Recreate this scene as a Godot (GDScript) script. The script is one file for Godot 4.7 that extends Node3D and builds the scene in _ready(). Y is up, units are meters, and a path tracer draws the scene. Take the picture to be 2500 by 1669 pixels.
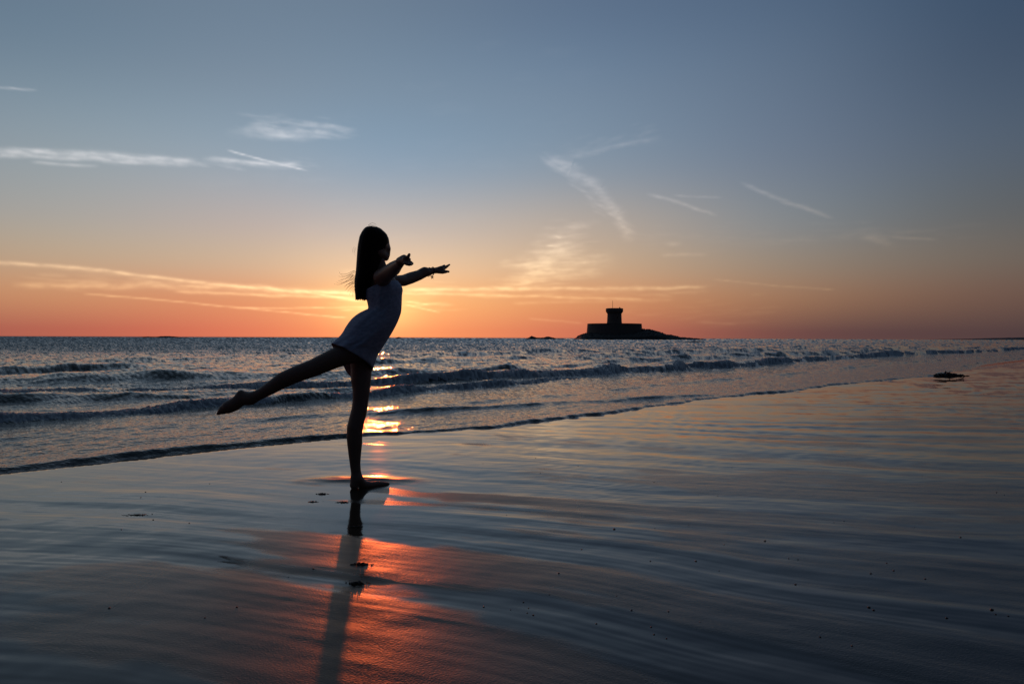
extends Node3D
# A beach at sunset: a dancer on wet sand, small breakers behind her, a fort tower on a rocky islet far out.
# x to the right, y up, the sea lies towards -z.  "Forward" below is -z.  Metres.

const SUN_AZ := -10.3
const SUN_EL := 2.0

func _ready() -> void:
	var cam := Camera3D.new()
	cam.name = "camera"
	cam.position = Vector3(0, 0.93, 0)
	cam.rotation_degrees = Vector3(-0.31, 0, 0.193)
	cam.fov = 50.0
	cam.near = 0.05
	cam.far = 60000.0
	add_child(cam)
	cam.make_current()

	var env := Environment.new()
	env.background_mode = Environment.BG_SKY
	env.sky = Sky.new()
	var pano := PanoramaSkyMaterial.new()
	pano.panorama = ImageTexture.create_from_image(sky_picture())
	env.sky.sky_material = pano
	env.tonemap_mode = Environment.TONE_MAPPER_LINEAR
	env.tonemap_exposure = 1.0
	env.sdfgi_enabled = true
	env.ssao_enabled = true
	env.ssil_enabled = true
	var we := WorldEnvironment.new()
	we.name = "world_environment"
	we.environment = env
	add_child(we)

	var sun := DirectionalLight3D.new()
	sun.name = "sun"
	sun.light_color = Color(1.0, 0.41, 0.17)
	sun.light_energy = 0.22
	sun.light_angular_distance = 0.6
	sun.shadow_enabled = true
	var to_sun := direction(SUN_AZ, SUN_EL)
	sun.look_at_from_position(to_sun * 100.0, Vector3.ZERO)
	add_child(sun)

	set_noises()
	build_sand()
	build_sea()
	build_far_things()
	build_dancer()
	build_small_things()


func direction(az: float, el: float) -> Vector3:
	var a := deg_to_rad(az)
	var e := deg_to_rad(el)
	return Vector3(sin(a) * cos(e), sin(e), -cos(a) * cos(e))


# ---------------------------------------------------------------- sky

func lin(r: float, g: float, b: float) -> Vector3:
	var c := Color(r / 255.0, g / 255.0, b / 255.0).srgb_to_linear()
	return Vector3(c.r, c.g, c.b)

const ROWS := [0.5, 3.0, 5.5, 8.5, 13.0, 19.0, 25.0, 45.0, 90.0]
const COLS := [-180.0, -100.0, -60.0, -33.6, -20.0, -10.0, 4.8, 20.0, 33.8, 60.0, 100.0, 180.0]
const TONES := [
	[26, 26, 33, 30, 31, 39, 32, 33, 44, 30, 34, 47, 29, 35, 50, 30, 38, 53, 31, 40, 57, 33, 46, 62, 39, 51, 67],
	[51, 44, 49, 60, 56, 60, 60, 60, 67, 54, 59, 70, 47, 56, 71, 42, 53, 70, 40, 53, 71, 39, 53, 69, 39, 51, 67],
	[125, 82, 76, 142, 113, 98, 136, 124, 116, 124, 127, 134, 106, 119, 135, 84, 102, 123, 76, 94, 116, 62, 81, 101, 41, 54, 72],
	[180, 100, 82, 200, 145, 108, 186, 162, 138, 164, 162, 158, 140, 154, 164, 110, 130, 148, 100, 118, 137, 80, 99, 117, 41, 54, 72],
	[223, 120, 88, 224, 152, 110, 208, 176, 148, 186, 174, 168, 150, 164, 177, 122, 140, 158, 107, 126, 146, 82, 102, 121, 41, 54, 72],
	[248, 144, 90, 250, 180, 118, 232, 194, 158, 196, 184, 176, 146, 163, 180, 122, 142, 162, 106, 125, 146, 82, 102, 121, 41, 54, 72],
	[209, 117, 88, 220, 152, 106, 207, 171, 138, 184, 169, 156, 139, 152, 166, 114, 134, 156, 94, 114, 139, 75, 94, 115, 41, 54, 72],
	[120, 78, 72, 158, 118, 92, 152, 134, 118, 134, 136, 138, 112, 125, 142, 96, 114, 136, 81, 101, 126, 68, 87, 109, 41, 54, 72],
	[84, 64, 64, 112, 88, 77, 112, 102, 94, 98, 101, 104, 84, 97, 113, 68, 85, 107, 60, 80, 104, 56, 75, 96, 41, 54, 72],
	[60, 52, 56, 74, 66, 66, 74, 72, 76, 67, 73, 84, 60, 72, 89, 52, 67, 88, 48, 64, 87, 46, 64, 85, 41, 54, 72],
	[37, 35, 42, 42, 42, 49, 42, 45, 54, 39, 45, 58, 37, 45, 59, 35, 44, 59, 35, 46, 63, 35, 48, 64, 39, 51, 67],
	[26, 26, 33, 30, 31, 39, 32, 33, 44, 30, 34, 47, 29, 35, 50, 30, 38, 53, 31, 40, 57, 33, 46, 62, 39, 51, 67],
]

func spline(keys: Array, values: Array, x: float) -> Vector3:
	var n := keys.size()
	var i := 0
	while i < n - 2 and x > keys[i + 1]:
		i += 1
	var t: float = clampf((x - keys[i]) / (keys[i + 1] - keys[i]), 0.0, 1.0)
	var a: Vector3 = values[i]
	var b: Vector3 = values[i + 1]
	var h: float = keys[i + 1] - keys[i]
	var ma := Vector3.ZERO
	var mb := Vector3.ZERO
	if i > 0:
		var before: Vector3 = values[i - 1]
		ma = (b - before) / (keys[i + 1] - keys[i - 1]) * h
	else:
		ma = b - a
	if i < n - 2:
		var after: Vector3 = values[i + 2]
		mb = (after - a) / (keys[i + 2] - keys[i]) * h
	else:
		mb = b - a
	var t2 := t * t
	var t3 := t2 * t
	return a * (2 * t3 - 3 * t2 + 1) + ma * (t3 - 2 * t2 + t) + b * (3 * t2 - 2 * t3) + mb * (t3 - t2)

func sky_picture() -> Image:
	var cw := 720
	var ch := 720
	var table := []
	for c in COLS.size():
		var line := []
		for r in ROWS.size():
			line.append(lin(TONES[c][r * 3], TONES[c][r * 3 + 1], TONES[c][r * 3 + 2]))
		table.append(line)
	# elevation first, finely, for each column of the table
	var fine := []
	for c in COLS.size():
		var line := []
		for y in ch:
			line.append(spline(ROWS, table[c], maxf(0.0, 90.0 - (y + 0.5) / ch * 180.0)))
		fine.append(line)
	var small := Image.create_empty(cw, ch, false, Image.FORMAT_RGBAF)
	for y in ch:
		var el := 90.0 - (y + 0.5) / ch * 180.0
		var row := []
		for c in COLS.size():
			row.append(fine[c][y])
		for x in cw:
			var az := (x + 0.5) / cw * 360.0 - 180.0
			var v := spline(COLS, row, az)
			var dx := (az - SUN_AZ) * cos(deg_to_rad(el))
			var dy := el - 2.2
			if el >= 0.0 and absf(dx) < 20.0 and el < 16.0:
				v += Vector3(0.50, 0.30, 0.09) * exp(-dx * dx / 9.0 - dy * dy / 3.5)
				v += Vector3(0.12, 0.07, 0.03) * exp(-dx * dx / 90.0 - dy * dy / 20.0)
			small.set_pixel(x, y, Color(maxf(v.x, 0.001), maxf(v.y, 0.001), maxf(v.z, 0.001)))
	small.resize(4096, 2048, Image.INTERPOLATE_CUBIC)
	var patchy := FastNoiseLite.new()
	patchy.seed = 5
	patchy.frequency = 0.02
	for s in [
		[-36.82, 4.79, -34.93, 4.67, -30.59, 4.62, -26.14, 4.18, -20.39, 3.7, -15.77, 3.45, -11.07, 3.31, 0.224, 0.625],
		[-34.24, 3.35, -27.49, 3.54, -20.39, 3.61, -11.26, 3.41, 0.416, 0.3125],
		[-24.75, 3.22, -11.9, 3.02, 0.16, 0.4375],
		[-16.09, 3.44, -11.53, 2.78, 0.128, 0.75],
		[-8.62, 3.69, 2.23, 3.87, 14.82, 3.87, 0.256, 0.5625],
		[-8.62, 3.44, -0.84, 3.32, 10.28, 3.02, 0.16, 0.5],
		[-8.46, 2.84, -6.26, 2.52, 0.096, 0.625],
		[-8.46, 2.59, -5.59, 1.98, 0.096, 0.625],
		[-30.4, 2.88, -26.55, 2.66, -19.34, 2.07, -12.57, 1.48, 0.096, 0.475],
		[-20.7, 2.11, -11.07, 2.31, 0.096, 0.5],
		[-36.82, 11.57, -34.93, 11.72, -28.81, 12.24, -23.32, 12.4, 0.416, 0.525],
		[-36.82, 11.2, -34.93, 11.4, -30.09, 11.82, -23.75, 12.09, 0.256, 0.4125],
		[-22.89, 12.59, -16.11, 12.72, 0.288, 0.5],
		[-33.29, 11.21, -29.44, 11.41, 0.16, 0.375],
		[-21.3, 13.35, -15.63, 12.31, 0.07, 0.95],
		[-21.1, 14.6, -17.69, 14.91, -15.04, 14.88, 0.704, 0.2],
		[-15.94, 15.67, -12.02, 15.36, 0.384, 0.25],
		[-18.84, 14.58, -14.74, 14.76, 0.448, 0.275],
		[-36.2, 15.31, -34.93, 15.5, -32.95, 15.73, 0.08, 0.4375],
		[2.67, 13.69, 4.55, 13.01, 6.74, 11.36, 8.07, 9.53, 9.08, 7.72, 0.768, 0.375],
		[4.04, 13.68, 7.04, 14.4, 11.37, 15.03, 0.416, 0.1875],
		[10.4, 10.94, 13.01, 10.21, 15.57, 9.18, 0.224, 0.4125],
		[12.18, 10.81, 16.03, 10.47, 0.128, 0.275],
		[17.29, 11.44, 19.6, 10.28, 21.81, 9.39, 23.64, 8.59, 0.256, 0.35],
		[25.39, 7.41, 27.45, 6.56, 0.64, 0.2],
		[27.17, 7.1, 30.2, 6.7, 0.16, 0.2],
		[11.8, 7.17, 13.02, 7.2, 0.288, 0.25],
		[11.34, 6.37, 14.98, 6.35, 0.224, 0.225],
		[3.36, 7.88, 3.81, 7.78, 0.07, 0.6875],
		[2.53, 7.22, 3.87, 7.03, 0.07, 0.75],
		[15.29, 4.48, 19.63, 3.91, 23.88, 3.52, 0.096, 0.275],
		[1.18, 1.53, 5.61, 1.16, 0.128, 0.225],
		[14.11, 1.28, 17.08, 1.12, 0.16, 0.15],
		[0.3, 4.31, 2.54, 5.9, 4.76, 7.46, 1.281, 0.325],
		[1.58, 6.53, 7.93, 5.86, 1.153, 0.275],
		[0.62, 4.94, 7.3, 4.99, 0.576, 0.275],
		[1.89, 7.94, 4.76, 8.09, 0.512, 0.25],
		[-0.01, 2.71, 12.58, 3, 0.224, 0.1875],
		[-13.52, 4.92, -7.65, 5.82, 0.32, 0.125],
	]:
		var n: int = (s.size() - 2) / 2
		for i in n - 1:
			stroke(small, patchy, s[i * 2], s[i * 2 + 1], s[i * 2 + 2], s[i * 2 + 3], s[n * 2], s[n * 2 + 1], i == 0, i == n - 2)
	# cirrus: sheaves of fine fibres; from, to (azimuth, elevation), spread, count, length, slope, width, strength
	var rng := RandomNumberGenerator.new()
	rng.seed = 4
	for c in [
		[0.2, 4.4, 5.0, 8.0, 1.3, 120, 2.6, 0.06, 0.22, 0.16],
		[1.5, 4.8, 6.5, 5.6, 0.9, 60, 3.0, 0.05, 0.18, 0.13],
		[2.6, 13.9, 9.0, 8.2, 0.55, 80, 1.3, -0.5, 0.16, 0.10],
		[3.9, 14.3, 11.5, 15.8, 0.5, 34, 1.8, 0.22, 0.2, 0.05],
		[-19.5, 15.3, -13.0, 15.0, 0.7, 60, 2.6, -0.03, 0.2, 0.11],
		[-35.0, 11.7, -15.0, 12.7, 0.35, 60, 3.2, -0.07, 0.1, 0.10],
		[-33.0, 4.0, -12.0, 3.2, 0.6, 70, 3.0, -0.04, 0.14, 0.09],
		[-9.0, 3.6, 14.0, 3.5, 0.5, 70, 3.4, -0.01, 0.14, 0.10],
		[-14.0, 2.6, -5.0, 2.4, 0.7, 40, 3.0, 0.02, 0.06, 0.12],
		[10.0, 7.6, 32.0, 7.2, 1.0, 70, 3.2, -0.02, 0.2, 0.035],
		[8.0, 2.0, 20.0, 2.2, 0.9, 40, 2.6, 0.04, 0.16, 0.05],
		[-20.0, 9.0, 10.0, 18.0, 5.0, 40, 5.0, 0.1, 0.7, 0.014],
	]:
		for k in int(c[5]):
			var t := rng.randf()
			var a: float = lerpf(c[0], c[2], t) + rng.randfn(0.0, 0.5) * c[4]
			var e: float = lerpf(c[1], c[3], t) + rng.randfn(0.0, 0.5) * c[4]
			var run: float = c[6] * rng.randf_range(0.4, 1.0) * 0.5
			var slope: float = c[7] + rng.randfn(0.0, 0.03)
			stroke(small, patchy, a - run, e - run * slope, a + run, e + run * slope, c[8] * rng.randf_range(0.5, 1.5), c[9] * rng.randf_range(0.4, 1.3), true, true)
	# the panorama begins at straight ahead: its halves change places
	var turned := Image.create_empty(4096, 2048, false, Image.FORMAT_RGBAF)
	turned.blit_rect(small, Rect2i(2048, 0, 2048, 2048), Vector2i(0, 0))
	turned.blit_rect(small, Rect2i(0, 0, 2048, 2048), Vector2i(2048, 0))
	return turned

func stroke(im: Image, patchy: FastNoiseLite, a0: float, e0: float, a1: float, e1: float, width: float, strength: float, first: bool, last: bool) -> void:
	# a vapour trail or a streak of cirrus between two directions: brightest along its middle, ragged at its edges
	var k := 4096.0 / 360.0
	var p := Vector2((a0 + 180.0) * k, (90.0 - e0) * k)
	var q := Vector2((a1 + 180.0) * k, (90.0 - e1) * k)
	var w := maxf(width * k * 0.5, 0.55)
	var reach := w * 2.6 + 1.0
	var along := (q - p).normalized()
	var long := (q - p).length()
	var lo := Vector2i((p.min(q) - Vector2.ONE * reach).floor())
	var hi := Vector2i((p.max(q) + Vector2.ONE * reach).ceil())
	for y in range(lo.y, hi.y + 1):
		var el := 90.0 - (y + 0.5) / k
		if el < 0.0:
			continue
		var warm := clampf(1.0 - (el - 3.0) / 8.0, 0.0, 1.0)
		for x in range(lo.x, hi.x + 1):
			var d := Vector2(x + 0.5, y + 0.5) - p
			var u := d.dot(along)
			if u < (-reach if first else 0.0) or u > (long + reach if last else long):
				continue
			var v := d.cross(along)
			v += patchy.get_noise_2d(x * 1.2, y * 3.5) * w * 0.9
			var f := exp(-v * v / (w * w))
			if first:
				f *= smoothstep(-reach * 0.6, minf(long * 0.5, reach * 1.4 + 3.0), u)
			if last:
				f *= 1.0 - smoothstep(long - minf(long * 0.5, reach * 1.4 + 3.0), long + reach * 0.6, u)
			f *= strength * (0.75 + 0.6 * patchy.get_noise_2d(x * 3.0 + 300.0, y * 12.0))
			if f < 0.004:
				continue
			var c := im.get_pixel(x, y)
			var near := exp(-absf((x + 0.5) / k - 180.0 - SUN_AZ) / 9.0)
			var lit := Vector3(0.60, 0.56, 0.55).lerp(Vector3(0.85, 0.52, 0.24), warm)
			lit = lit * (0.30 + 0.70 * exp(-maxf(0.0, (x + 0.5) / k - 180.0 + 6.0) / 22.0)) + Vector3(0.5, 0.5, 0.22) * near * warm
			im.set_pixel(x, y, Color(c.r + (lit.x - c.r * 0.35) * f, c.g + (lit.y - c.g * 0.35) * f, c.b + (lit.z - c.b * 0.35) * f))


# ---------------------------------------------------------------- helpers

var noise := {}

func make_noise(key: String, seed_number: int, type := FastNoiseLite.TYPE_SIMPLEX_SMOOTH) -> void:
	var f := FastNoiseLite.new()
	f.seed = seed_number
	f.noise_type = type
	f.fractal_type = FastNoiseLite.FRACTAL_NONE
	f.frequency = 1.0
	noise[key] = f

func set_noises() -> void:
	for i in 8:
		make_noise("n%d" % i, 11 + i * 7)

func material(r: float, g: float, b: float, rough: float) -> StandardMaterial3D:
	var m := StandardMaterial3D.new()
	m.albedo_color = Color(r, g, b).linear_to_srgb()
	m.roughness = rough
	return m

func tag(o: Node3D, label: String, category := "", group := "", kind := "") -> Node3D:
	o.set_meta("label", label)
	if category:
		o.set_meta("category", category)
	if group:
		o.set_meta("group", group)
	if kind:
		o.set_meta("kind", kind)
	return o

func put(called: String, mesh: Mesh, m: Material, parent: Node = self) -> MeshInstance3D:
	var o := MeshInstance3D.new()
	o.name = called
	o.mesh = mesh
	if m:
		o.material_override = m
	parent.add_child(o, true)
	return o

# a curve given as pairs (s, value), evaluated at even steps so that it can be looked up quickly
func table_of(pairs: Array, from: float, step: float, count: int) -> PackedFloat32Array:
	var t := PackedFloat32Array()
	t.resize(count)
	var n: int = pairs.size() / 2
	var i := 0
	for k in count:
		var s := from + step * k
		while i < n - 2 and s > pairs[i * 2 + 2]:
			i += 1
		var f: float = clampf((s - pairs[i * 2]) / (pairs[i * 2 + 2] - pairs[i * 2]), 0.0, 1.0)
		t[k] = lerpf(pairs[i * 2 + 1], pairs[i * 2 + 3], f)
	for pass_ in 2:
		var u := t.duplicate()
		for k in range(1, count - 1):
			t[k] = u[k - 1] * 0.25 + u[k] * 0.5 + u[k + 1] * 0.25
	return t

const S0 := -10.0
const SSTEP := 0.25
const SCOUNT := 600

func look(t: PackedFloat32Array, s: float) -> float:
	var f := clampf((s - S0) / SSTEP, 0.0, SCOUNT - 1.001)
	var i := int(f)
	return lerpf(t[i], t[i + 1], f - i)


# ---------------------------------------------------------------- sand

var shore := PackedFloat32Array()

func water_line(s: float) -> float:
	var n0: FastNoiseLite = noise.n0
	return look(shore, s) + n0.get_noise_2d(s * 0.9, 3.0) * 0.07 + n0.get_noise_2d(s * 3.1, 9.0) * 0.035

func stripe(x: float, f: float) -> Vector2:
	# along and across the drainage ripples that the ebb left in the sand
	var n1: FastNoiseLite = noise.n1
	var w := n1.get_noise_2d(x * 0.22, f * 0.22) * 0.32 + n1.get_noise_2d(x * 0.7 + 9.0, f * 0.7) * 0.06
	var turn := 0.14 + 0.40 * exp(-maxf(f - 1.0, 0.0) * 0.28)
	return Vector2(x * cos(turn) - f * sin(turn), x * sin(turn) + f * cos(turn) + w)

func sand_height(x: float, f: float) -> float:
	var n2: FastNoiseLite = noise.n2
	var n3: FastNoiseLite = noise.n3
	var p := stripe(x, f)
	var n := (f - x) * 0.70711
	var dry := 1.0 - smoothstep(3.6, 5.6, n) * 0.5
	var h := n2.get_noise_2d(p.x * 0.11, p.y * 1.0) * 0.0034 + n3.get_noise_2d(p.x * 0.17, p.y * 2.7) * lerpf(0.0024, 0.0040, smoothstep(0.0, 3.0, x))
	h += n2.get_noise_2d(p.x * 0.4 + 40.0, p.y * 7.0) * 0.0007
	h += n3.get_noise_2d(p.x * 1.6 + 5.0, p.y * 17.0) * 0.00033
	h += n2.get_noise_2d(x * 2.6, f * 3.4) * 0.0011 + n3.get_noise_2d(x * 7.0, f * 9.0) * 0.00035
	h *= dry
	# sand pushed up round the standing foot
	var dx := x + 0.86
	var df := f - 4.62
	h = lerpf(h, 0.004, exp(-(dx * dx * 2.5 + (df + 0.35) * (df + 0.35) * 1.6)))
	h += 0.012 * exp(-((dx + 0.12) * (dx + 0.12) / 0.10 + (df - 0.15) * (df - 0.15) / 0.010)) * (1.0 + 0.5 * n3.get_noise_2d(x * 5.0, f * 9.0))
	return h - maxf(0.0, n - 5.9) * 0.06

func sand_film(x: float, f: float) -> float:
	# 0 where a film of water lies on the sand, 1 where it has drained
	var n4: FastNoiseLite = noise.n4
	var n5: FastNoiseLite = noise.n5
	var p := stripe(x, f)
	var n := (f - x) * 0.70711
	var n6: FastNoiseLite = noise.n6
	var v := n4.get_noise_2d(p.x * 0.15, p.y * 1.25) * 0.85 + n5.get_noise_2d(p.x * 0.42, p.y * 3.4) * 0.42 + n6.get_noise_2d(p.x * 2.6, p.y * 8.0) * 0.24 + n5.get_noise_2d(x * 1.3 + 31.0, f * 1.6) * 0.34 + n4.get_noise_2d(x * 5.0, f * 6.5) * 0.14
	v += 0.06 - smoothstep(2.0, 4.2, n) * 0.85 + smoothstep(0.3, 3.0, x) * 0.10
	v += 0.6 * exp(-(x + 0.75) * (x + 0.75) / 0.3 - (f - 2.6) * (f - 2.6) / 0.2) - 0.5 * exp(-(x + 0.1) * (x + 0.1) / 0.06 - (f - 2.62) * (f - 2.62) / 0.02)
	v -= 0.35 * exp(-(x + 1.5) * (x + 1.5) / 0.4 - (f - 2.1) * (f - 2.1) / 0.12)
	v += 0.7 * exp(-(x + 1.5) * (x + 1.5) / 0.36 - (f - 2.85) * (f - 2.85) / 0.04)
	return smoothstep(-0.24, 0.40, v)

func sand_halo(x: float, f: float) -> float:
	# sand squeezed dry round the standing foot
	var dx := (x + 0.95) / 0.36
	var df := (f - 4.75) / 0.12
	return exp(-(dx * dx + df * df))

func sand_maps(x0: float, f0: float, size: float, pixels: int, grain: float) -> StandardMaterial3D:
	# the slow field is worked out on a lattice of half as many pixels and spread out
	var half := pixels / 2
	var rough := PackedByteArray()
	rough.resize(half * half)
	var veil := PackedByteArray()
	veil.resize(half * half * 2)
	var k := 0
	for j in half:
		var f := f0 + size * (j + 0.5) / half
		for i in half:
			var v := sand_film(x0 + size * (i + 0.5) / half, f)
			var x := x0 + size * (i + 0.5) / half
			rough[k] = int((0.06 + v * (0.13 + 0.18 * exp(-(x + 0.5) * (x + 0.5))) + sand_halo(x, f) * 0.5) * 255.0)
			veil[k * 2] = 128
			veil[k * 2 + 1] = int(255.0 * (1.0 - grain * (0.12 + 0.88 * v)))
			k += 1
	var rough_map := Image.create_from_data(half, half, false, Image.FORMAT_L8, rough)
	rough_map.resize(pixels, pixels, Image.INTERPOLATE_BILINEAR)
	var g := FastNoiseLite.new()
	g.seed = 77
	g.noise_type = FastNoiseLite.TYPE_SIMPLEX
	g.fractal_octaves = 2
	g.frequency = 0.6
	var relief := g.get_image(pixels, pixels)
	relief.convert(Image.FORMAT_RGBA8)
	# smooth water lies over the grains where there is a film
	var over := Image.create_from_data(half, half, false, Image.FORMAT_LA8, veil)
	over.resize(pixels, pixels, Image.INTERPOLATE_BILINEAR)
	over.convert(Image.FORMAT_RGBA8)
	relief.blend_rect(over, Rect2i(0, 0, pixels, pixels), Vector2i.ZERO)
	relief.convert(Image.FORMAT_L8)
	var m := material(0.046, 0.031, 0.021, 1.0)
	m.roughness_texture = ImageTexture.create_from_image(rough_map)
	m.roughness_texture_channel = BaseMaterial3D.TEXTURE_CHANNEL_RED
	m.heightmap_enabled = true
	m.heightmap_texture = ImageTexture.create_from_image(relief)
	m.heightmap_scale = 0.085
	m.metallic_specular = 0.37
	return m

# rings of ground cells round the place where one stands, small near and large far off
func rings(near: float, far: float, count: int) -> PackedFloat32Array:
	var out := PackedFloat32Array()
	for j in count:
		var t := float(j) / (count - 1)
		out.append(1.0 / lerpf(1.0 / near, 1.0 / far, t))
	return out

func build_sand() -> void:
	shore = table_of([-10, 6.2, 1.08, 6.08, 2.44, 6.15, 3.02, 6.16, 3.75, 5.9, 4.38, 5.73, 5.03, 5.49, 5.7, 5.53, 6.51, 5.6, 8.36, 5.65, 9.86, 5.88, 12.44, 5.7, 15.93, 5.88, 19.8, 5.65, 21.5, 5.5, 22.0, 6.0, 23.0, 5.9, 31.84, 7.32, 39.0, 7.81, 46.0, 8.1, 150.0, 12.0], S0, SSTEP, SCOUNT)
	var near_map := sand_maps(-3.2, 1.2, 6.4, 2048, 1.0)
	var far_map := sand_maps(-10.0, 1.0, 64.0, 1536, 0.35)
	var columns := 800
	var depth := rings(1.3, 3000.0, 520)
	var rows := depth.size()
	var lines := []
	lines.resize(rows)
	var n0: FastNoiseLite = noise.n0
	var work := func(j: int) -> void:
		var p := PackedVector3Array()
		var q := PackedVector3Array()
		var f: float = depth[j]
		for i in columns:
			var x := f * lerpf(-1.25, 1.6, float(i) / (columns - 1))
			var e := 0.015
			var h := 0.0
			var nn := Vector3.UP
			if f < 400.0:
				h = sand_height(x, f)
				nn = Vector3(h - sand_height(x + e, f), e, -(h - sand_height(x, f + e))).normalized()
			else:
				h = -maxf(0.0, (f - x) * 0.70711 - 5.9) * 0.06
			p.append(Vector3(x, maxf(h, -6.0), -f))
			q.append(nn)
		lines[j] = [p, q]
	var id := WorkerThreadPool.add_group_task(work, rows)
	WorkerThreadPool.wait_for_group_task_completion(id)
	var v := PackedVector3Array()
	var nv := PackedVector3Array()
	for line in lines:
		v.append_array(line[0])
		nv.append_array(line[1])
	var uv_near := PackedVector2Array()
	var uv_far := PackedVector2Array()
	uv_near.resize(v.size())
	uv_far.resize(v.size())
	for i in v.size():
		uv_near[i] = Vector2((v[i].x + 3.2) / 6.4, (-v[i].z - 1.2) / 6.4)
		uv_far[i] = Vector2((v[i].x + 10.0) / 64.0, (-v[i].z - 1.0) / 64.0)
	var a := PackedInt32Array()
	var b := PackedInt32Array()
	for j in rows - 1:
		for i in columns - 1:
			var k := j * columns + i
			var o := v[k]
			if (-o.z - o.x) * 0.70711 > 9.0:
				continue
			var inside := o.x > -3.15 and o.x < 3.1 and -o.z > 1.25 and -o.z < 7.5
			var t := a if inside else b
			t.append_array([k, k + columns, k + 1, k + 1, k + columns, k + columns + 1])
			if inside:
				a = t
			else:
				b = t
	var mesh := ArrayMesh.new()
	for part in [[a, uv_near], [b, uv_far]]:
		var arrays := []
		arrays.resize(Mesh.ARRAY_MAX)
		arrays[Mesh.ARRAY_VERTEX] = v
		arrays[Mesh.ARRAY_NORMAL] = nv
		arrays[Mesh.ARRAY_TEX_UV] = part[1]
		arrays[Mesh.ARRAY_INDEX] = part[0]
		mesh.add_surface_from_arrays(Mesh.PRIMITIVE_TRIANGLES, arrays)
	mesh.surface_set_material(0, near_map)
	mesh.surface_set_material(1, far_map)
	# the beach goes on behind and beside
	var st := SurfaceTool.new()
	st.begin(Mesh.PRIMITIVE_TRIANGLES)
	for c in [[-3000.0, 3000.0, -1.35, 3000.0], [4.0, 3000.0, -2.4, -1.35], [-3000.0, -3.0, -2.4, -1.35]]:
		st.set_normal(Vector3.UP)
		for p in [[0, 2], [1, 2], [1, 3], [0, 2], [1, 3], [0, 3]]:
			st.add_vertex(Vector3(c[p[0]], -0.03, c[p[1]]))
	st.set_material(material(0.046, 0.031, 0.021, 0.35))
	st.commit(mesh)
	var o := put("sand_beach", mesh, null)
	tag(o, "dark wet rippled sand reflecting the sunset", "", "", "structure")


# ---------------------------------------------------------------- sea

# each wave: where its crest runs (s, n), how high it stands along it (s, height), the widths of its front and back, how far it breaks
const WAVES := [
	[[0, 7.9, 5.0, 7.5, 5.28, 7.37, 5.89, 7.27, 6.6, 7.06, 6.9, 6.96, 7.35, 6.91, 8.38, 6.75, 9.24, 6.48, 10.46, 6.2, 12, 6.1], [0, 0, 4.6, 0.0, 5.3, 0.035, 6.2, 0.05, 6.9, 0.03, 7.2, 0.025, 7.6, 0.04, 9.3, 0.045, 10.4, 0.03, 11.5, 0], 0.10, 0.40, 0.0],
	[[-9, 9.4, 1.65, 9.42, 2.63, 9.32, 4.05, 9.84, 4.78, 9.83, 5.45, 9.86, 6.17, 9.86, 6.47, 9.75, 7.54, 10.0, 8.67, 10.16, 9.6, 10.36, 10.6, 10.5, 14, 10.9], [-9, 0.12, 1.65, 0.12, 3.5, 0.085, 4.5, 0.09, 5.3, 0.12, 6.3, 0.15, 7.5, 0.12, 8.7, 0.11, 9.8, 0.13, 10.6, 0.08, 11.6, 0.03, 13, 0], 0.16, 0.85, 1.0],
	[[-9, 14.5, 6.8, 12.9, 8.07, 12.1, 9.19, 12.0, 11.0, 11.87, 11.9, 11.5, 13.66, 11.6, 15.65, 11.75, 18.02, 11.95, 19.77, 12.3, 21.66, 12.35, 24.44, 12.55, 28.64, 12.9, 33.99, 13.6, 39.92, 13.5, 49.12, 13.5, 70.8, 14.3, 140, 18], [-9, 0, 5.5, 0.05, 7.0, 0.12, 8.5, 0.13, 9.3, 0.19, 11.5, 0.18, 14, 0.17, 17, 0.18, 19.8, 0.24, 22, 0.2, 26, 0.22, 30, 0.26, 34, 0.18, 50, 0.2, 140, 0.2], 0.22, 1.3, 0.8],
	[[-9, 13.3, 2.17, 12.35, 2.94, 12.0, 3.96, 11.6, 6, 11.2, 9, 11.0], [-9, 0.15, 2.2, 0.15, 3.0, 0.12, 4.0, 0.07, 5.5, 0.04, 7, 0], 0.28, 1.4, 0.0],
	[[-9, 17, 4.94, 16.3, 6.09, 15.7, 9, 14.6, 14, 14.9, 15.1, 14.8, 20, 16, 40, 17.5, 100, 20], [-9, 0.05, 3.5, 0.06, 5.0, 0.18, 6.2, 0.17, 8, 0.08, 9.5, 0.15, 11.5, 0.08, 13.6, 0.1, 14.6, 0.19, 15.6, 0.1, 25, 0.2, 40, 0.24, 100, 0.2], 0.4, 1.7, 0.0],
	[[-9, 23, 4.71, 22.4, 7.48, 21.7, 15, 21, 30, 22.5, 60, 25], [-9, 0.1, 4.5, 0.2, 7.6, 0.19, 10, 0.08, 15, 0.16, 25, 0.1, 35, 0.25, 60, 0.2], 0.6, 2.2, 0.0],
	[[-9, 30, 10, 29, 25, 29.5, 60, 33], [-9, 0.15, 6, 0.1, 10, 0.2, 17, 0.1, 25, 0.2, 60, 0.2], 0.8, 2.6, 0.0],
	[[-9, 10.9, 3.0, 10.7, 5, 10.8, 7, 10.9, 9, 11.2], [-9, 0.03, 2.0, 0.05, 4.0, 0.04, 5.5, 0.06, 7.5, 0.03, 9, 0], 0.22, 0.7, 0.0],
	[[-9, 7.9, 2.0, 7.9, 4.0, 7.75, 6.0, 7.8, 9, 7.8, 12, 8.2, 18, 8.4, 30, 9.5], [-9, 0.02, 2.0, 0.025, 3.2, 0.012, 4.2, 0.03, 5.5, 0.012, 8, 0.02, 12, 0.03, 30, 0.05], 0.14, 0.5, 0.0],
]

var wave_at := []
var wave_up := []

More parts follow.
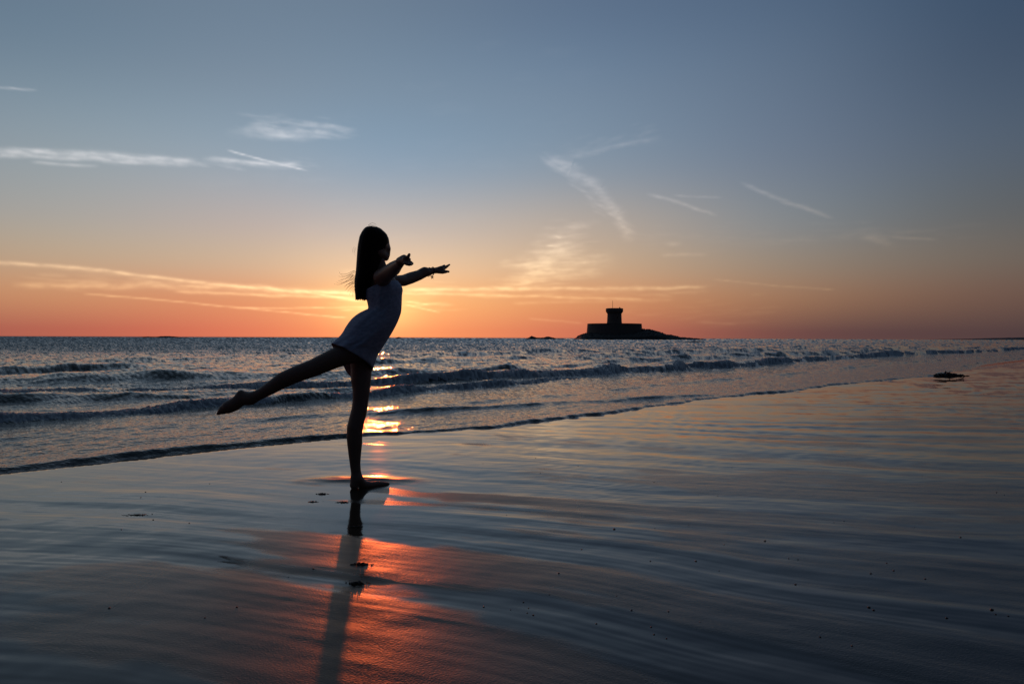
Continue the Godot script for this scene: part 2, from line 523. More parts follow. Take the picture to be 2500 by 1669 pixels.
func sea_height(s: float, n: float, t: float) -> Vector2:
	# (height, how much of it is foam); t is the distance seaward of the water's edge
	var n0: FastNoiseLite = noise.n0
	var n1: FastNoiseLite = noise.n1
	var n2: FastNoiseLite = noise.n2
	var n3: FastNoiseLite = noise.n3
	var out := smoothstep(2.6, 6.5, t)
	var h := -0.004
	# the swash: a thin sheet with a thick rounded lip
	var lip := 0.026 + 0.012 * n0.get_noise_2d(s * 0.5, 50.0)
	h += lip * smoothstep(-0.03, 0.06, t) * (1.0 - 0.55 * smoothstep(0.06, 0.5, t)) - 0.02 * (1.0 - smoothstep(-0.10, 0.0, t))
	var foam := 0.0
	var bend := n1.get_noise_2d(s * 0.35, n * 0.15) * 0.28 * out + n1.get_noise_2d(s * 1.7, n * 0.5) * 0.06
	for k in WAVES.size():
		var d := n - look(wave_at[k], s) + bend
		var front: float = WAVES[k][2]
		var back: float = WAVES[k][3]
		if d < -front * 2.6 or d > back * 2.6:
			continue
		var up := look(wave_up[k], s) * (0.88 + 0.5 * n0.get_noise_2d(s * 0.55, k * 17.0 + 4.0))
		if up < 0.002:
			continue
		var w := front if d < 0.0 else back
		var g := exp(-d * d / (w * w))
		h += up * g
		if WAVES[k][4] > 0.0 and d < 0.22:
			var broken: float = clampf(WAVES[k][4] * (1.05 + 1.1 * n2.get_noise_2d(s * 0.45, k * 31.0)), 0.0, 1.0)
			foam = maxf(foam, broken * smoothstep(0.10, 0.32, g) * (1.0 - smoothstep(0.05, 0.20, d)))
	# open water: swell, chop and ripples, long along the shore and short across it
	h += (n0.get_noise_2d(s * 0.06, n * 0.17) * 0.085 + n1.get_noise_2d(s * 0.20, n * 0.50) * 0.040) * out
	var chop := lerpf(0.30, 1.0, out)
	h += n2.get_noise_2d(s * 0.75 + n * 0.2, n * 1.6) * 0.024 * chop * smoothstep(0.0, 0.5, t)
	h += n3.get_noise_2d(s * 2.2 - n * 0.6, n * 4.4) * 0.0095 * lerpf(0.55, 1.2, out) * smoothstep(-0.05, 0.2, t)
	h += n0.get_noise_2d(s * 6.5 + 70.0, n * 11.0) * 0.0042 * lerpf(0.8, 1.1, out)
	if foam > 0.01:
		h += foam * (n3.get_noise_2d(s * 9.0, n * 9.0) * 0.026 + n2.get_noise_2d(s * 22.0, n * 22.0) * 0.013)
	return Vector2(h, foam)

func build_sea() -> void:
	for w in WAVES:
		wave_at.append(table_of(w[0], S0, SSTEP, SCOUNT))
		wave_up.append(table_of(w[1], S0, SSTEP, SCOUNT))
	var columns := 1060
	var depth := rings(4.0, 30000.0, 520)
	var rows := depth.size()
	var lines := []
	lines.resize(rows)
	var r2 := 0.70711
	var work := func(j: int) -> void:
		var p := PackedVector3Array()
		var q := PackedVector3Array()
		var fm := PackedFloat32Array()
		var f: float = depth[j]
		var e := clampf(f * 0.002, 0.012, 0.05)
		for i in columns:
			var x := f * lerpf(-1.0, 0.9, float(i) / (columns - 1))
			var s := (x + f) * r2
			var n := (f - x) * r2
			var t := n - water_line(s)
			if t < -0.25:
				p.append(Vector3(x, -0.05, -f))
				q.append(Vector3.UP)
				fm.append(-1.0)
				continue
			var h := sea_height(s, n, t)
			var gn := (sea_height(s, n + e, t + e).x - h.x) / e
			var gs := (sea_height(s + e, n, n - water_line(s + e)).x - h.x) / e
			# a far sea shows the fronts of its waves; the backs lie hidden behind them
			var away := smoothstep(9.0, 60.0, f)
			if away > 0.0:
				gn = lerpf(gn, absf(gn) * 0.75 + 0.165, away)
			var dx := (gs - gn) * r2
			var df := (gs + gn) * r2
			p.append(Vector3(x, h.x, -f))
			q.append(Vector3(-dx, 1.0, df).normalized())
			fm.append(h.y)
		lines[j] = [p, q, fm]
	var id := WorkerThreadPool.add_group_task(work, rows)
	WorkerThreadPool.wait_for_group_task_completion(id)
	var v := PackedVector3Array()
	var nv := PackedVector3Array()
	var foam := PackedFloat32Array()
	for line in lines:
		v.append_array(line[0])
		nv.append_array(line[1])
		foam.append_array(line[2])
	var water := PackedInt32Array()
	var white := PackedInt32Array()
	for j in rows - 1:
		for i in columns - 1:
			var k := j * columns + i
			var a := foam[k]
			var b := foam[k + 1]
			var c := foam[k + columns]
			var d := foam[k + columns + 1]
			if a < 0.0 and b < 0.0 and c < 0.0 and d < 0.0:
				continue
			var six := PackedInt32Array([k, k + columns, k + 1, k + 1, k + columns, k + columns + 1])
			if a + b + c + d > 1.4:
				white.append_array(six)
			else:
				water.append_array(six)
	var m := material(0.012, 0.02, 0.024, 0.07)
	m.metallic_specular = 0.34
	var ripple := NoiseTexture2D.new()
	ripple.width = 512
	ripple.height = 512
	ripple.seamless = true
	var rn := FastNoiseLite.new()
	rn.seed = 3
	rn.frequency = 0.03
	rn.fractal_octaves = 3
	ripple.noise = rn
	m.heightmap_enabled = true
	m.heightmap_texture = ripple
	m.heightmap_scale = 0.6
	m.uv1_triplanar = true
	m.uv1_world_triplanar = true
	m.uv1_scale = Vector3.ONE * 1.3
	var o := put("sea", grid_mesh(v, nv, water), m)
	tag(o, "darkening sea with small waves running in to the beach", "", "", "structure")
	if white.size():
		var fo := put("breaker_foam", grid_mesh(v, nv, white), material(0.27, 0.29, 0.32, 0.6))
		tag(fo, "tumbling grey foam along the fronts of the breaking waves", "foam", "", "stuff")

func grid_mesh(v: PackedVector3Array, nv: PackedVector3Array, index: PackedInt32Array) -> ArrayMesh:
	# only the vertices that the triangles use
	var at := PackedInt32Array()
	at.resize(v.size())
	at.fill(-1)
	var vv := PackedVector3Array()
	var nn := PackedVector3Array()
	var ii := PackedInt32Array()
	ii.resize(index.size())
	for k in index.size():
		var o := index[k]
		if at[o] < 0:
			at[o] = vv.size()
			vv.append(v[o])
			nn.append(nv[o])
		ii[k] = at[o]
	var arrays := []
	arrays.resize(Mesh.ARRAY_MAX)
	arrays[Mesh.ARRAY_VERTEX] = vv
	arrays[Mesh.ARRAY_NORMAL] = nn
	arrays[Mesh.ARRAY_INDEX] = ii
	var mesh := ArrayMesh.new()
	mesh.add_surface_from_arrays(Mesh.PRIMITIVE_TRIANGLES, arrays)
	return mesh


# ---------------------------------------------------------------- far things

func heap(profile: Array, base: float, span: float, deep: float, rough: float, seed_number: int, nx := 90, nz := 26) -> ArrayMesh:
	# a rock heap: its ridge follows the profile (x, height), it falls away to both sides of the ridge
	var nn := FastNoiseLite.new()
	nn.seed = seed_number
	nn.fractal_octaves = 4
	nn.frequency = 1.0
	var st := SurfaceTool.new()
	st.begin(Mesh.PRIMITIVE_TRIANGLES)
	st.set_smooth_group(-1)
	var last: int = profile.size() - 2
	for j in nz + 1:
		for i in nx + 1:
			var x := lerpf(profile[0], profile[last], float(i) / nx)
			var z := lerpf(-deep, deep, float(j) / nz)
			var k := 0
			while k < last - 2 and x > profile[k + 2]:
				k += 2
			var h := lerpf(profile[k + 1], profile[k + 3], clampf((x - profile[k]) / maxf(profile[k + 2] - profile[k], 1e-4), 0, 1))
			var side := sqrt(maxf(0.0, 1.0 - (z / deep) * (z / deep)))
			side *= 1.0 - 0.35 * absf(nn.get_noise_2d(x / span * 9.0, z / span * 9.0))
			var bump := nn.get_noise_2d(x / span * 16.0 + 7.0, z / span * 16.0) * rough * minf(1.0, h * 1.5 / maxf(rough, 1e-4) * 0.3)
			st.add_vertex(Vector3(x, base + h * side + bump * side, z))
	for j in nz:
		for i in nx:
			var k := j * (nx + 1) + i
			for o in [0, 1, nx + 1, 1, nx + 2, nx + 1]:
				st.add_index(k + o)
	st.generate_normals()
	return st.commit()

func lathe(rings_: Array, sides: int, st: SurfaceTool, at := Vector3.ZERO) -> void:
	# rings_: pairs (radius, height), from the bottom up
	for k in rings_.size() - 1:
		var a: Array = rings_[k]
		var b: Array = rings_[k + 1]
		for i in sides:
			var t0 := TAU * i / sides
			var t1 := TAU * (i + 1) / sides
			var p := [Vector3(cos(t0) * a[0], a[1], sin(t0) * a[0]), Vector3(cos(t1) * a[0], a[1], sin(t1) * a[0]), Vector3(cos(t1) * b[0], b[1], sin(t1) * b[0]), Vector3(cos(t0) * b[0], b[1], sin(t0) * b[0])]
			for o in [0, 1, 2, 0, 2, 3]:
				st.add_vertex(at + p[o])

func lathed(rings_: Array, sides: int) -> ArrayMesh:
	var st := SurfaceTool.new()
	st.begin(Mesh.PRIMITIVE_TRIANGLES)
	st.set_smooth_group(-1)
	lathe(rings_, sides, st)
	st.generate_normals()
	return st.commit()

func boxed(size: Vector3, at := Vector3.ZERO) -> ArrayMesh:
	var b := BoxMesh.new()
	b.size = size
	var st := SurfaceTool.new()
	st.append_from(b, 0, Transform3D(Basis(), at))
	return st.commit()

func build_far_things() -> void:
	var stone := material(0.16, 0.13, 0.11, 0.9)
	var rock := material(0.055, 0.048, 0.042, 0.85)
	var islet := put("rocky_islet", heap([-33.0, 0.0, -28.5, 4.2, -22.5, 6.1, -8, 6.4, 12, 7.5, 24, 9.4, 29, 9.3, 35.6, 7.4, 41.5, 4.9, 48.8, 4.0, 52.4, 2.4, 60, 2.1, 66, 1.6, 70.0, 0.9, 73.0, 0.0], -0.3, 50.0, 34.0, 1.5, 4, 150, 40), rock)
	islet.position = Vector3(86.6, 0, -620)
	tag(islet, "dark rocky islet in the sea that carries the fort tower, sloping down to the right", "islet")

	var fort := Node3D.new()
	fort.name = "fort_tower"
	fort.position = Vector3(86.9, 5.2, -622)
	add_child(fort)
	tag(fort, "round stone fort tower on a wide gun platform on the far islet", "fort")
	put("gun_platform", lathed([[0.0, -4.0], [23.9, -4.0], [23.5, 0.0], [22.9, 7.6], [22.9, 8.1], [22.1, 8.1], [22.1, 6.9], [0.0, 6.9]], 40), stone, fort)
	put("tower_shaft", lathed([[6.7, 6.9], [6.2, 10.0], [5.95, 16.4]], 36), stone, fort)
	put("parapet", lathed([[5.95, 16.4], [6.3, 17.0], [7.3, 18.4], [7.35, 20.9], [6.5, 21.2], [6.5, 19.8], [0.0, 19.8]], 36), stone, fort)
	var dark := material(0.03, 0.03, 0.03, 0.9)
	for a in [0.3, 1.9, 3.6]:
		var w := put("window", boxed(Vector3(0.7, 1.5, 0.5)), dark, fort)
		w.position = Vector3(sin(a) * 5.95, 13.2, cos(a) * 5.95)
		w.rotation.y = a
	for a in [-1.05, -0.35, 0.35, 1.05]:
		var w := put("gun_port", boxed(Vector3(1.3, 1.0, 0.8)), dark, fort)
		w.position = Vector3(sin(a) * 22.75, 7.4, cos(a) * 22.75)
		w.rotation.y = a
	var pole := put("flagpole", lathed([[0.16, 19.8], [0.12, 27.7], [0.0, 27.75]], 8), dark, fort)
	pole.position = Vector3(-1.6, 0, 0)
	var stack := put("chimney", boxed(Vector3(0.8, 2.0, 0.8)), stone, fort)
	stack.position = Vector3(4.4, 21.2, 0.5)

	var reefs := [
		["reef_rock", [-10.5, 0.0, -6.5, 1.3, -3.5, 3.2, 1.2, 1.4, 6, 1.6, 10.5, 2.6, 17, 0.9, 28, 0.3, 44, 0.0], Vector3(20.5, 0, -630), 9.0, 0.5, "low jagged reef rock just left of the fort islet"],
		["reef_rock", [-5.0, 0.0, -2.0, 0.25, 0.0, 0.42, 2.2, 0.3, 5.0, 0.0], Vector3(48.0, 0, -192), 3.0, 0.2, "small rock awash right of and nearer than the fort islet"],
		["reef_rock", [-27.0, 0.0, -19, 1.3, -6.0, 0.8, 0.0, 2.0, 10, 1.9, 17, 1.0, 31.0, 0.0], Vector3(-418.0, 0, -876), 12.0, 0.5, "long low reef on the horizon left of the dancer"],
		["reef_rock", [-22.0, 0.0, -12, 1.0, -4.0, 0.5, 6.0, 1.3, 14, 0.9, 24.0, 0.0], Vector3(-285.0, 0, -1100), 10.0, 0.5, "low reef on the horizon right behind the dancer's hips"],
		["reef_rock", [-4.0, 0.0, -3.0, 1.4, 0.0, 2.1, 3.0, 1.3, 4.5, 0.0], Vector3(-170.0, 0, -1100), 4.0, 0.4, "tiny round rock on the horizon right of the dancer's hips"],
	]
	var number := 30
	for r in reefs:
		number += 3
		var o := put(r[0], heap(r[1], -0.15, r[3] * 2.0, r[3], r[4], number, 48, 14), rock)
		o.position = r[2]
		tag(o, r[5], "rock", "reef rocks off the beach")
	var coast := put("headland", heap([-900.0, 0.0, -500.0, 9.0, -150, 22.0, 300, 21.0, 700, 27.0, 1600, 34.0, 2600, 40.0], -1.0, 900.0, 350.0, 3.0, 71, 80, 14), material(0.10, 0.09, 0.085, 0.9))
	coast.position = Vector3(4300.0, 0, -6000.0)
	tag(coast, "low distant headland along the horizon at the right", "", "", "structure")


# ---------------------------------------------------------------- the dancer

const BODY := [
	[0.0397, 0.9591, 0, 0.0905, 0.0825, 1.01, 0, 0.0905, 0.1454, 1.075, 0, 0.083, 0.1655, 1.128, 0, 0.083, 0.1705, 1.186, 0, 0.088, 0.1604, 1.246, 0, 0.0855],  # torso
	[0.1735, 1.296, 0.13, 0.0464, 0.1554, 1.312, 0, 0.0603, 0.1514, 1.318, -0.14, 0.0493],  # shoulders
	[0.1454, 1.322, 0, 0.0503, 0.1328, 1.387, 0, 0.0402, 0.1152, 1.442, 0, 0.0427],  # neck
	[0.0072, 0.8371, -0.06, 0.0662, 0.0123, 0.7454, -0.06, 0.065, 0.0123, 0.6746, -0.05, 0.0615, 0.0164, 0.6118, -0.04, 0.0533, 0.0134, 0.5416, -0.03, 0.0481, 0.0084, 0.4894, -0.02, 0.048, -0.0034, 0.4323, -0.01, 0.0496, -0.0143, 0.3856, 0, 0.0478, -0.0168, 0.3303, 0, 0.0478, -0.0151, 0.2901, 0, 0.0458, -0.0148, 0.2322, 0, 0.0395, -0.0126, 0.1618, 0, 0.0322, -0.0068, 0.1091, 0, 0.0307, -0.0017, 0.0714, 0, 0.0327],  # standing leg
	[-0.0134, 0.0331, 0.01, 0.0289, -0.003, 0.0688, 0, 0.0327, 0.0337, 0.0278, -0.03, 0.0304, 0.0709, 0.0181, -0.06, 0.0242, 0.1275, 0.0181, -0.1, 0.0193, 0.1687, 0.0136, -0.13, 0.0116],  # standing foot
	[0.0023, 0.8643, 0.06, 0.0744, -0.1171, 0.8128, 0.1, 0.0602, -0.237, 0.7566, 0.12, 0.0526, -0.3393, 0.7176, 0.13, 0.0496, -0.4175, 0.6832, 0.13, 0.0481, -0.4858, 0.639, 0.13, 0.0398, -0.5503, 0.6014, 0.12, 0.0335, -0.6151, 0.571, 0.11, 0.0336],  # raised leg
	[-0.6151, 0.571, 0.11, 0.0336, -0.6715, 0.5659, 0.11, 0.0368, -0.7132, 0.5363, 0.11, 0.0405, -0.75, 0.519, 0.11, 0.038, -0.7794, 0.5042, 0.11, 0.0282, -0.8138, 0.4783, 0.11, 0.0093],  # raised foot
	[-0.6445, 0.5734, 0.11, 0.0294, -0.6739, 0.599, 0.11, 0.024, -0.6813, 0.5855, 0.11, 0.0245],  # raised heel
	[0.1735, 1.3, 0.13, 0.0464, 0.2264, 1.315, 0.24, 0.0428, 0.2807, 1.327, 0.37, 0.0404, 0.3165, 1.334, 0.48, 0.0314, 0.352, 1.339, 0.58, 0.023],  # near arm
	[0.1514, 1.313, -0.14, 0.0441, 0.2078, 1.303, -0.21, 0.0355, 0.2407, 1.312, -0.29, 0.0375, 0.2792, 1.335, -0.36, 0.0386, 0.3232, 1.358, -0.42, 0.0346, 0.3569, 1.383, -0.46, 0.0349, 0.3812, 1.388, -0.49, 0.0273, 0.416, 1.4, -0.53, 0.0202],  # far arm
]
const HEAD := [
	[0.09, 1.522, 0, 0.0704, 0.1001, 1.512, 0, 0.0754, 0.1152, 1.508, 0, 0.0704],  # skull
	[0.1552, 1.544, -0.03, 0.0316, 0.156, 1.518, -0.04, 0.033, 0.1585, 1.488, -0.04, 0.0381, 0.161, 1.454, -0.04, 0.0317, 0.1661, 1.433, -0.04, 0.0203],  # face
	[0.1276, 1.458, 0.04, 0.0374, 0.1587, 1.438, -0.01, 0.0252],  # jaw
	[0.1635, 1.521, -0.1, 0.0103, 0.1678, 1.495, -0.12, 0.0116],  # nose
]
const NEAR_HAND := [
	[0.3454, 1.346, 0.58, 0.0197, 0.3718, 1.351, 0.61, 0.0239, 0.3914, 1.346, 0.64, 0.0216],  # palm
	[0.3432, 1.355, 0.58, 0.011, 0.3776, 1.366, 0.62, 0.0119],  # heel
	[0.3864, 1.356, 0.65, 0.0108, 0.4039, 1.361, 0.66, 0.009, 0.4099, 1.374, 0.66, 0.0077],  # thumb
	[0.3971, 1.355, 0.62, 0.0093, 0.4019, 1.355, 0.6, 0.0087, 0.3966, 1.347, 0.57, 0.0079],  # index
	[0.3978, 1.34, 0.64, 0.0099, 0.4137, 1.335, 0.63, 0.0091, 0.4172, 1.333, 0.6, 0.0081],  # middle
	[0.3943, 1.331, 0.66, 0.0099, 0.4114, 1.324, 0.66, 0.0088, 0.4159, 1.326, 0.63, 0.0078],  # ring
	[0.3871, 1.329, 0.67, 0.009, 0.4014, 1.321, 0.68, 0.0077, 0.4093, 1.322, 0.66, 0.0069],  # little
]
const FAR_HAND := [
	[0.4058, 1.397, -0.52, 0.0202, 0.4308, 1.403, -0.55, 0.0212, 0.4542, 1.409, -0.57, 0.0255],  # palm
	[0.4627, 1.424, -0.57, 0.0119, 0.4722, 1.435, -0.59, 0.0094, 0.4769, 1.441, -0.6, 0.0071],  # index
	[0.4674, 1.419, -0.58, 0.0114, 0.4874, 1.433, -0.61, 0.0091, 0.5091, 1.451, -0.64, 0.0063],  # middle
	[0.4627, 1.415, -0.6, 0.0114, 0.4828, 1.429, -0.63, 0.0092, 0.5002, 1.446, -0.66, 0.0063],  # ring
	[0.4608, 1.408, -0.62, 0.0114, 0.479, 1.405, -0.64, 0.0095, 0.5008, 1.405, -0.67, 0.0078],  # little
	[0.4431, 1.392, -0.54, 0.0127, 0.4703, 1.389, -0.55, 0.0107, 0.4948, 1.393, -0.56, 0.0085],  # thumb
]
const DRESS := [
	[0.0523, 1.2207, 0.2484, 1.2867, 0.125, 0.0050],
	[0.0523, 1.2006, 0.2686, 1.2591, 0.128, 0.0050],
	[0.0548, 1.1804, 0.2761, 1.2340, 0.130, 0.0025],
	[0.0624, 1.1528, 0.2723, 1.1988, 0.124, 0.0000],
	[0.0674, 1.1176, 0.2703, 1.1384, 0.118, 0.0000],
	[0.0498, 1.1075, 0.2673, 1.0982, 0.120, 0.0000],
	[0.0146, 1.0898, 0.2610, 1.0755, 0.128, 0.0000],
	[-0.0156, 1.0683, 0.2510, 1.0478, 0.138, 0.0000],
	[-0.0395, 1.0443, 0.2384, 1.0201, 0.148, 0.0000],
	[-0.0659, 1.0065, 0.2183, 0.9824, 0.155, 0.0000],
	[-0.0835, 0.9738, 0.1931, 0.9420, 0.158, 0.0050],
	[-0.1011, 0.9486, 0.1680, 0.9067, 0.160, 0.0101],
	[-0.1287, 0.9208, 0.1403, 0.8664, 0.163, 0.0176],
	[-0.1438, 0.9032, 0.1177, 0.8337, 0.166, 0.0302],
	[-0.1549, 0.8855, 0.0900, 0.7581, 0.170, 0.0503],
]
const HAIR := [
	[0.0613, 1.6162, 0.0989, 1.6163, 0.030],
	[0.0463, 1.6099, 0.1364, 1.6102, 0.055],
	[0.0338, 1.5948, 0.1564, 1.5952, 0.075],
	[0.0225, 1.5747, 0.1765, 1.5753, 0.088],
	[0.0137, 1.5547, 0.1852, 1.5553, 0.095],
	[0.0087, 1.5296, 0.1890, 1.5302, 0.098],
	[0.0025, 1.4896, 0.1790, 1.4902, 0.100],
	[-0.0018, 1.4395, 0.1639, 1.4400, 0.100],
	[-0.0053, 1.3894, 0.1489, 1.3899, 0.100],
	[-0.0088, 1.3393, 0.1389, 1.3398, 0.105],
	[-0.0150, 1.2892, 0.1114, 1.2897, 0.105],
	[-0.0145, 1.2392, 0.0863, 1.2395, 0.100],
	[-0.0113, 1.2016, 0.0688, 1.2019, 0.090],
	[-0.0088, 1.1716, 0.0513, 1.1743, 0.080],
]
const WISPS := [
	[-0.0160, 1.3487, -0.0622, 1.3235, -0.1007, 1.3176, -0.1123, 1.3310],
	[-0.0180, 1.3198, -0.0545, 1.2889, -0.0969, 1.2695, -0.1315, 1.2779],
	[-0.0276, 1.3236, -0.0661, 1.2966, -0.1046, 1.2841],
	[-0.0199, 1.2736, -0.0507, 1.2581, -0.0738, 1.2311],
	[-0.0237, 1.2582, -0.0468, 1.2350, -0.0584, 1.2119],
	[-0.0160, 1.2351, -0.0276, 1.2159, -0.0314, 1.1985],
	[-0.0122, 1.3006, -0.0372, 1.2851, -0.0384, 1.2659],
	[-0.0122, 1.4892, -0.0230, 1.4699, -0.0160, 1.4468],
	[0.0725, 1.6203, 0.0956, 1.6300, 0.1225, 1.6147],
	[-0.0122, 1.2852, -0.0545, 1.2658, -0.0776, 1.2503],
]

const SIDE := Vector3(0.5, 0.0, 0.866)

func flesh(st: SurfaceTool, chains: Array, cell: float, blend: float, wide := {}) -> void:
	# tapered bones joined into one skin: distances on a grid, then surface nets
	var lo := Vector3.ONE * 1e9
	var hi := Vector3.ONE * -1e9
	for c in chains:
		for k in range(0, c.size(), 4):
			var p := Vector3(c[k], c[k + 1], c[k + 2])
			var r: float = c[k + 3] * 1.4
			lo = lo.min(p - Vector3.ONE * r)
			hi = hi.max(p + Vector3.ONE * r)
	var pad := blend + cell * 3.0
	lo -= Vector3.ONE * pad
	hi += Vector3.ONE * pad
	var nx := int((hi.x - lo.x) / cell) + 2
	var ny := int((hi.y - lo.y) / cell) + 2
	var nz := int((hi.z - lo.z) / cell) + 2
	var sy := nx
	var sz := nx * ny
	var field := PackedFloat32Array()
	field.resize(nx * ny * nz)
	field.fill(9.0)
	var own := field.duplicate()
	var touched := PackedInt32Array()
	for ci in chains.size():
		var c: Array = chains[ci]
		var mine := PackedInt32Array()
		var squash: float = 1.0 / wide.get(ci, 1.0)
		var s2 := squash * squash - 1.0
		for k in range(0, c.size() - 4, 4):
			var a := Vector3(c[k], c[k + 1], c[k + 2])
			var b := Vector3(c[k + 4], c[k + 5], c[k + 6])
			var ra: float = c[k + 3]
			var rb: float = c[k + 7]
			var ab := b - a
			var ll := maxf(ab.length_squared(), 1e-8)
			var most := maxf(ra, rb) / squash + pad - cell
			var p0 := ((a.min(b) - Vector3.ONE * most - lo) / cell).floor().max(Vector3.ZERO)
			var p1 := ((a.max(b) + Vector3.ONE * most - lo) / cell).ceil()
			for z in range(int(p0.z), mini(int(p1.z) + 1, nz)):
				for y in range(int(p0.y), mini(int(p1.y) + 1, ny)):
					var i := z * sz + y * sy + int(p0.x)
					var p := lo + Vector3(int(p0.x), y, z) * cell - a
					for x in range(int(p0.x), mini(int(p1.x) + 1, nx)):
						var t := clampf(p.dot(ab) / ll, 0.0, 1.0)
						var w := p - ab * t
						var d := w.length_squared()
						if s2 != 0.0:
							var across := w.dot(SIDE)
							d += across * across * s2
						d = sqrt(d) - lerpf(ra, rb, t)
						if d < pad:
							if own[i] > 8.0:
								mine.append(i)
								own[i] = d
							elif d < own[i]:
								own[i] = d
						p.x += cell
						i += 1
		for i in mine:
			var d := own[i]
			own[i] = 9.0
			var f := field[i]
			if f > 8.0:
				touched.append(i)
				field[i] = d
			else:
				var hh := maxf(blend - absf(f - d), 0.0) / blend
				field[i] = minf(f, d) - hh * hh * blend * 0.25
	var vertex := PackedInt32Array()
	vertex.resize(field.size())
	vertex.fill(-1)
	var points := PackedVector3Array()
	var normals := PackedVector3Array()
	var corner := [0, 1, sy, sy + 1, sz, sz + 1, sz + sy, sz + sy + 1]
	var edges := [[0, 1], [2, 3], [4, 5], [6, 7], [0, 2], [1, 3], [4, 6], [5, 7], [0, 4], [1, 5], [2, 6], [3, 7]]
	var f8 := PackedFloat32Array()
	f8.resize(8)
	var places := [Vector3(0, 0, 0), Vector3(1, 0, 0), Vector3(0, 1, 0), Vector3(1, 1, 0), Vector3(0, 0, 1), Vector3(1, 0, 1), Vector3(0, 1, 1), Vector3(1, 1, 1)]
	for i in touched:
		if field[i] > cell * 2.5 or field[i] < -cell * 2.5 or i + sz + sy + 1 >= field.size():
			continue
		var below := 0
		for k in 8:
			f8[k] = field[i + corner[k]]
			if f8[k] < 0.0:
				below += 1
		if below == 0 or below == 8:
			continue
		var sum := Vector3.ZERO
		var n := 0
		for e in edges:
			var fa := f8[e[0]]
			var fb := f8[e[1]]
			if (fa < 0.0) != (fb < 0.0):
				var pa: Vector3 = places[e[0]]
				sum += pa.lerp(places[e[1]], fa / (fa - fb))
				n += 1
		vertex[i] = points.size()
		var z := i / sz
		var y := (i - z * sz) / sy
		points.append(lo + (Vector3(i - z * sz - y * sy, y, z) + sum / n) * cell)
		normals.append(Vector3(f8[1] + f8[3] + f8[5] + f8[7] - f8[0] - f8[2] - f8[4] - f8[6], f8[2] + f8[3] + f8[6] + f8[7] - f8[0] - f8[1] - f8[4] - f8[5], f8[4] + f8[5] + f8[6] + f8[7] - f8[0] - f8[1] - f8[2] - f8[3]).normalized())
	# a gentle smoothing of the normals comes with the blend; quads round each crossed edge
	for i in touched:
		var here := field[i] < 0.0
		for axis in [[1, sy, sz], [sy, sz, 1], [sz, 1, sy]]:
			if i + axis[0] >= field.size() or i - axis[1] - axis[2] < 0 or (field[i + axis[0]] < 0.0) == here:
				continue
			var q := [vertex[i], vertex[i - axis[1]], vertex[i - axis[1] - axis[2]], vertex[i - axis[2]]]
			if q.min() < 0:
				continue
			var face := (points[q[1]] - points[q[0]]).cross(points[q[2]] - points[q[0]])
			var order := [0, 1, 2, 0, 2, 3] if face.dot(normals[q[0]] + normals[q[2]]) < 0.0 else [0, 2, 1, 0, 3, 2]
			for o in order:
				st.set_normal(normals[q[o]])
				st.add_vertex(points[q[o]])

func tube(st: SurfaceTool, path: Array, radius: float, sides := 6, tip := 0.3) -> void:
	# a round cord along points, tapering to its tip
	var prev := []
	for k in path.size():
		var p: Vector3 = path[k]
		var d: Vector3 = (path[mini(k + 1, path.size() - 1)] - path[maxi(k - 1, 0)]).normalized()
		var u := d.cross(Vector3.UP if absf(d.y) < 0.9 else Vector3.RIGHT).normalized()
		var w := d.cross(u)
		var r := radius * lerpf(1.0, tip, float(k) / (path.size() - 1))
		var ring := []
		for i in sides:
			var t := TAU * i / sides
			ring.append(p + (u * cos(t) + w * sin(t)) * r)
		if prev:
			for i in sides:
				var j := (i + 1) % sides
				for q in [prev[i], ring[i], ring[j], prev[i], ring[j], prev[j]]:
					st.add_vertex(q)
		prev = ring

func curve_points(c: Array, z0: float, z1: float, steps: int) -> Array:
	# a smooth line through pairs (x, y)
	var curve := Curve3D.new()
	var n: int = c.size() / 2
	for k in n:
		var before := Vector2(c[maxi(k - 1, 0) * 2], c[maxi(k - 1, 0) * 2 + 1])
		var after := Vector2(c[mini(k + 1, n - 1) * 2], c[mini(k + 1, n - 1) * 2 + 1])
		var t := Vector3(after.x - before.x, after.y - before.y, 0) / 6.0
		curve.add_point(Vector3(c[k * 2], c[k * 2 + 1], lerpf(z0, z1, float(k) / (n - 1))), -t, t)
	var out := []
	for k in steps + 1:
		out.append(curve.sample_baked(curve.get_baked_length() * k / steps, true))
	return out

